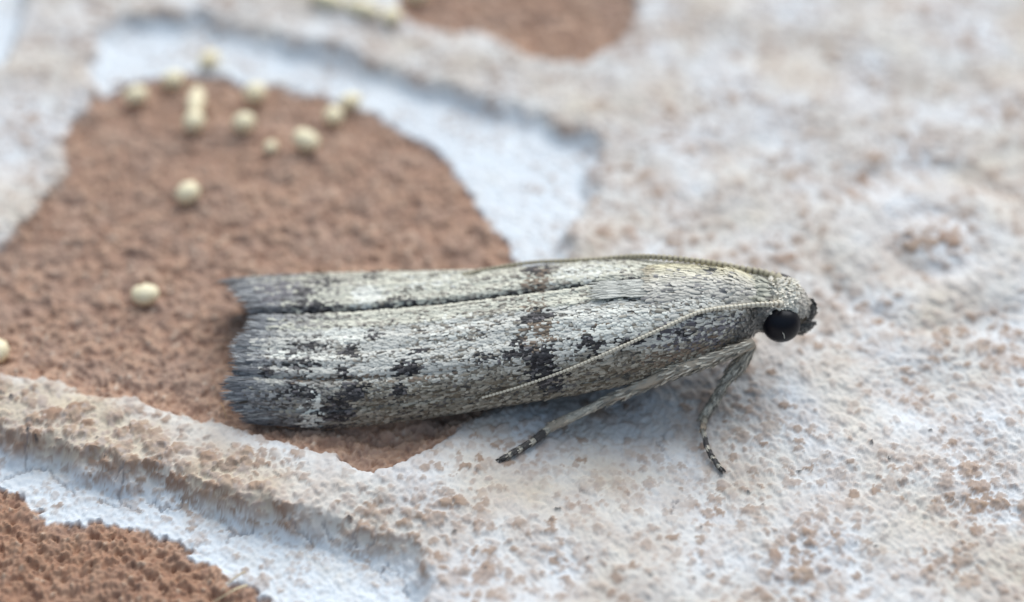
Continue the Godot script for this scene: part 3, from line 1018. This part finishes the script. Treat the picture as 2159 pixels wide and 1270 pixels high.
	tube(hb, [Vector3(4.49, 1.66, 2.36), Vector3(4.545, 1.60, 2.385), Vector3(4.565, 1.50, 2.385)], [0.004, 0.008, 0.007], [Color(0.6, 0.58, 0.5), Color(0.6, 0.58, 0.5), Color(0.6, 0.58, 0.5)], 6, 4)
	put("bristle", hb, scale_mat, eye, B)
	var fb := Buf.new()
	dome(fb, Vector3(4.53, 1.55, 1.31), Vector3(0.325, 0.325, 0.29), Color(0.006, 0.005, 0.008))
	put("eye", fb, eye_mat, moth, B)

	# palps
	for pp in [
		[[Vector3(4.86, 1.40, 1.84), Vector3(4.99, 1.44, 1.84), Vector3(5.06, 1.55, 1.82), Vector3(5.09, 1.69, 1.80)], [0.09, 0.095, 0.085, 0.02]],
		[[Vector3(4.72, 1.30, 1.92), Vector3(4.88, 1.26, 1.92), Vector3(5.0, 1.28, 1.88), Vector3(5.09, 1.31, 1.86)], [0.11, 0.115, 0.085, 0.02]],
		[[Vector3(4.86, 1.38, 1.56), Vector3(4.99, 1.42, 1.56), Vector3(5.05, 1.50, 1.58), Vector3(5.07, 1.58, 1.6)], [0.07, 0.085, 0.075, 0.012]]]:
		var pb := Buf.new()
		var dk := Color(0.11, 0.10, 0.09)
		tube(pb, pp[0], pp[1], [dk, dk, dk, dk], 12, 6)
		shag(pb, pp[0], pp[1], 140, 0.075, 0.04, 0.002, Color(0.05, 0.047, 0.045), Color(0.34, 0.31, 0.27))
		put("palp", pb, scale_mat, moth, B)

	# antennae: the near one crosses the wing, the far one lies along the skyline of the back
	antenna(moth, [Vector3(4.518, 1.983, 2.050), Vector3(4.201, 2.093, 2.160), Vector3(3.804, 2.081, 2.199), Vector3(3.141, 2.101, 2.351), Vector3(2.522, 1.964, 2.586), Vector3(1.732, 1.718, 2.838), Vector3(0.942, 1.377, 2.982), Vector3(0.151, 1.068, 3.080), Vector3(-0.502, 0.860, 3.148)], 0.037, 0.018, 80, scale_mat, Color(0.76, 0.69, 0.55), Color(0.40, 0.34, 0.25), "near antenna, a pale beaded thread lying across the wing")
	antenna(moth, [Vector3(4.554, 1.915, 1.450), Vector3(4.310, 1.958, 1.299), Vector3(3.968, 2.056, 1.309), Vector3(3.331, 2.099, 1.180), Vector3(2.525, 2.153, 1.109), Vector3(1.983, 1.918, 0.851), Vector3(1.432, 1.809, 0.803), Vector3(0.866, 1.698, 0.723), Vector3(0.287, 1.595, 0.663), Vector3(-0.295, 1.500, 0.691), Vector3(-0.845, 1.527, 0.870)], 0.062, 0.026, 62, scale_mat, Color(0.46, 0.40, 0.28), Color(0.15, 0.125, 0.085), "far antenna, brown and beaded along the top of the back")

	# legs
	var l1 := [Vector3(4.036, 1.451, 2.450), Vector3(3.372, 1.313, 2.680), Vector3(2.696, 1.180, 2.860), Vector3(1.557, 0.651, 3.050), Vector3(0.643, 0.254, 3.260), Vector3(0.386, 0.222, 3.520), Vector3(0.171, 0.217, 3.696), Vector3(0.004, 0.217, 3.812), Vector3(-0.186, 0.212, 3.945)]
	var r1 := [0.10, 0.115, 0.11, 0.08, 0.068, 0.058, 0.054, 0.046, 0.036]
	leg(moth, l1, r1, [0, 3, 8], ["tibia", "tarsus"], scale_mat, false, "long near middle leg stretched back along the wing edge")
	leg(moth, l1, r1, [0, 3, 8], ["tibia", "tarsus"], scale_mat, true)
	var l2 := [Vector3(4.073, 1.181, 2.200), Vector3(3.865, 0.947, 2.420), Vector3(3.650, 0.753, 2.600), Vector3(3.454, 0.474, 2.800), Vector3(3.283, 0.222, 2.950), Vector3(3.209, 0.296, 3.341), Vector3(3.260, 0.222, 3.648), Vector3(3.329, 0.201, 3.862), Vector3(3.407, 0.190, 4.020), Vector3(3.487, 0.175, 4.153)]
	var r2 := [0.09, 0.125, 0.06, 0.068, 0.05, 0.036, 0.04, 0.038, 0.036, 0.03]
	leg(moth, l2, r2, [0, 2, 4, 9], ["femur", "tibia", "tarsus"], scale_mat, false, "near front leg planted below the head")
	leg(moth, l2, r2, [0, 2, 4, 9], ["femur", "tibia", "tarsus"], scale_mat, true)


func fibre(called: String, pts: Array, r: float, col: Color, label: String, group := "") -> void:
	var b := Buf.new()
	var p := []
	for q in pts:
		p.append(Vector3(q.x, ground_height(q.x, q.z) + q.y, q.z))
	var radii := []
	var cols := []
	for k in p.size():
		radii.append(r * (1.0 - 0.6 * k / p.size()))
		cols.append(col)
	tube(b, p, radii, cols, 7, 6)
	var o := put(called, b, cloth(0.6, 0.4), self, p[0])
	o.position = p[0] * S
	tag(o, label, "fibre", group)


func _ready() -> void:
	rng.seed = 77
	# camera
	var cam := Camera3D.new()
	cam.name = "camera"
	var look := CameraAttributesPhysical.new()
	look.frustum_focal_length = 97.73
	look.frustum_focus_distance = 38.4 * S
	look.frustum_near = 0.002
	look.frustum_far = 5.0
	look.exposure_aperture = 60
	cam.attributes = look
	cam.near = 0.002
	cam.far = 5.0
	add_child(cam, true)
	cam.look_at_from_position(Vector3(0, 29.274, 29.274) * S, Vector3.ZERO)
	cam.current = true
	# sky, sun and exposure: bright open shade with a soft light from behind
	var env := Environment.new()
	env.background_mode = Environment.BG_SKY
	var sky := ProceduralSkyMaterial.new()
	sky.sky_top_color = Color(0.73, 0.86, 1.0)
	sky.sky_horizon_color = Color(0.38, 0.41, 0.44)
	sky.sky_curve = 0.5
	sky.ground_bottom_color = Color(0.36, 0.33, 0.30)
	sky.ground_horizon_color = Color(0.50, 0.48, 0.46)
	env.sky = Sky.new()
	env.sky.sky_material = sky
	env.background_energy_multiplier = 0.42
	env.tonemap_mode = Environment.TONE_MAPPER_LINEAR
	env.tonemap_exposure = 1.86
	env.sdfgi_enabled = true
	env.ssao_enabled = true
	env.ssil_enabled = true
	var we := WorldEnvironment.new()
	we.name = "environment"
	we.environment = env
	add_child(we, true)
	var sun := DirectionalLight3D.new()
	sun.name = "sun"
	sun.light_energy = 0.60
	sun.light_angular_distance = 60.0
	sun.light_color = Color(0.97, 0.985, 1.0)
	sun.shadow_enabled = true
	add_child(sun, true)
	sun.look_at_from_position(Vector3(0.40, 1.25, -1.15), Vector3.ZERO)

	build_ground()
	build_moth()
	var eggs := []
	for k in 4:
		var shape: Array = [[0.215, 0.15, 0.18], [0.205, 0.16, 0.185], [0.205, 0.165, 0.19], [0.155, 0.15, 0.42]][k]
		var e := MeshInstance3D.new()
		e.mesh = egg_mesh(40 + k, shape[0], shape[1], shape[2]).mesh(Vector3.ZERO)
		e.material_override = cloth(0.5, 0.4)
		eggs.append(e)
	place_egg(eggs, 0, -6.18, 0.00, 0.1, 1.06, 0.10, "cream egg alone on brown clay, nearest to the moth's tail", "pale insect eggs scattered on the brown patch", 0.00, 0.00, "insect_egg")
	place_egg(eggs, 1, -5.70, -2.51, 0.6, 1.06, 0.10, "cream egg alone in the middle of the brown patch", "pale insect eggs scattered on the brown patch", 0.00, 0.00, "insect_egg")
	place_egg(eggs, 0, -3.70, -3.90, -0.5, 1.12, 0.10, "largest cream egg near the white groove, tilted, with a white fleck behind it", "pale insect eggs scattered on the brown patch", 0.00, 0.00, "insect_egg")
	place_egg(eggs, 2, -4.85, -4.38, 0.2, 1.00, 0.10, "round cream egg between the rod-shaped one and the tilted one", "pale insect eggs scattered on the brown patch", 0.00, 0.00, "insect_egg")
	place_egg(eggs, 1, -4.34, -3.85, 0.9, 0.62, 0.55, "small half-sunk egg beside the largest tilted egg", "pale insect eggs scattered on the brown patch", 0.00, 0.00, "insect_egg")
	place_egg(eggs, 2, -4.72, -5.29, 0.4, 1.00, 0.25, "cream egg tucked against the brown edge under the white groove", "pale insect eggs scattered on the brown patch", 0.00, 0.00, "insect_egg")
	place_egg(eggs, 1, -3.25, -4.67, 1.4, 0.95, 0.10, "cream egg of the touching pair near the groove, the lower one on brown", "pale insect eggs scattered on the brown patch", 0.00, 0.30, "insect_egg")
	place_egg(eggs, 0, -2.96, -5.09, 0.3, 0.90, 0.10, "greenish cream egg of the touching pair, the upper one on white paint", "pale insect eggs scattered on the brown patch", 0.00, 0.00, "insect_egg")
	place_egg(eggs, 2, -5.75, -4.38, 0.8, 1.00, 0.10, "cream egg at the lower end of the upright rod-shaped egg", "pale insect eggs scattered on the brown patch", 0.00, 0.00, "insect_egg")
	place_egg(eggs, 0, -6.91, -5.24, 0.3, 1.00, 0.25, "cream egg at the far left brown corner below the white groove", "pale insect eggs scattered on the brown patch", 0.00, 0.00, "insect_egg")
	place_egg(eggs, 1, -6.28, -5.74, 0.1, 1.00, 0.25, "yellowish cream egg on the brown edge left of the rod-shaped egg", "pale insect eggs scattered on the brown patch", 0.00, 0.00, "insect_egg")
	place_egg(eggs, 0, -5.65, -6.26, 0.9, 0.95, 0.15, "cream egg lying highest on the white groove above the rod-shaped egg", "pale insect eggs scattered on the brown patch", 0.00, 0.00, "insect_egg")
	place_egg(eggs, 2, -8.48, 1.36, 1.2, 1.10, 0.10, "cream egg cut off by the left picture edge above the ridge", "pale insect eggs scattered on the brown patch", 0.00, 0.00, "insect_egg")
	place_egg(eggs, 3, -5.79, -5.04, 0.0, 1.00, 0.10, "rod-shaped pale egg lying upright between two round eggs", "pale insect eggs scattered on the brown patch", 0.00, 0.00, "insect_egg")
	place_egg(eggs, 0, -2.27, -7.23, 1.4, 0.95, 0.40, "cream egg at the right end of the far stone's row", "pale eggs in a row on the far stone", 0.00, 0.00, "insect_egg")
	place_egg(eggs, 3, -2.82, -7.37, 1.2, 0.85, 0.50, "long pale egg in the middle of the far stone's row", "pale eggs in a row on the far stone", 0.00, 0.00, "insect_egg")
	place_egg(eggs, 3, -3.51, -7.66, 1.1, 0.85, 0.50, "long pale egg at the left end of the far stone's row", "pale eggs in a row on the far stone", 0.00, 0.00, "insect_egg")
	place_egg(eggs, 1, -1.81, -8.06, 0.2, 1.10, 0.10, "cream egg on the far brown patch, cut by the top picture edge", "pale eggs in a row on the far stone", 0.00, 0.00, "insect_egg")
	for e in eggs:
		e.free()
	fibre("plant_fibre", [Vector3(-4.06, 0.10, 5.80), Vector3(-4.18, 0.13, 5.89), Vector3(-4.33, 0.05, 6.03)], 0.020, Color(0.62, 0.50, 0.34), "short straight tan fibre at the groove edge, upper of two")
	fibre("plant_fibre", [Vector3(-4.03, 0.08, 6.00), Vector3(-4.16, 0.12, 6.14), Vector3(-4.26, 0.10, 6.23), Vector3(-4.52, 0.04, 6.27)], 0.022, Color(0.68, 0.55, 0.36), "bent pale fibre at the groove edge, lower of two")
	fibre("plant_fibre", [Vector3(-4.70, 0.10, 2.46), Vector3(-4.63, 0.14, 2.65), Vector3(-4.58, 0.04, 2.82)], 0.014, Color(0.52, 0.32, 0.18), "thin brown hair standing on clay beside the moth's tail")
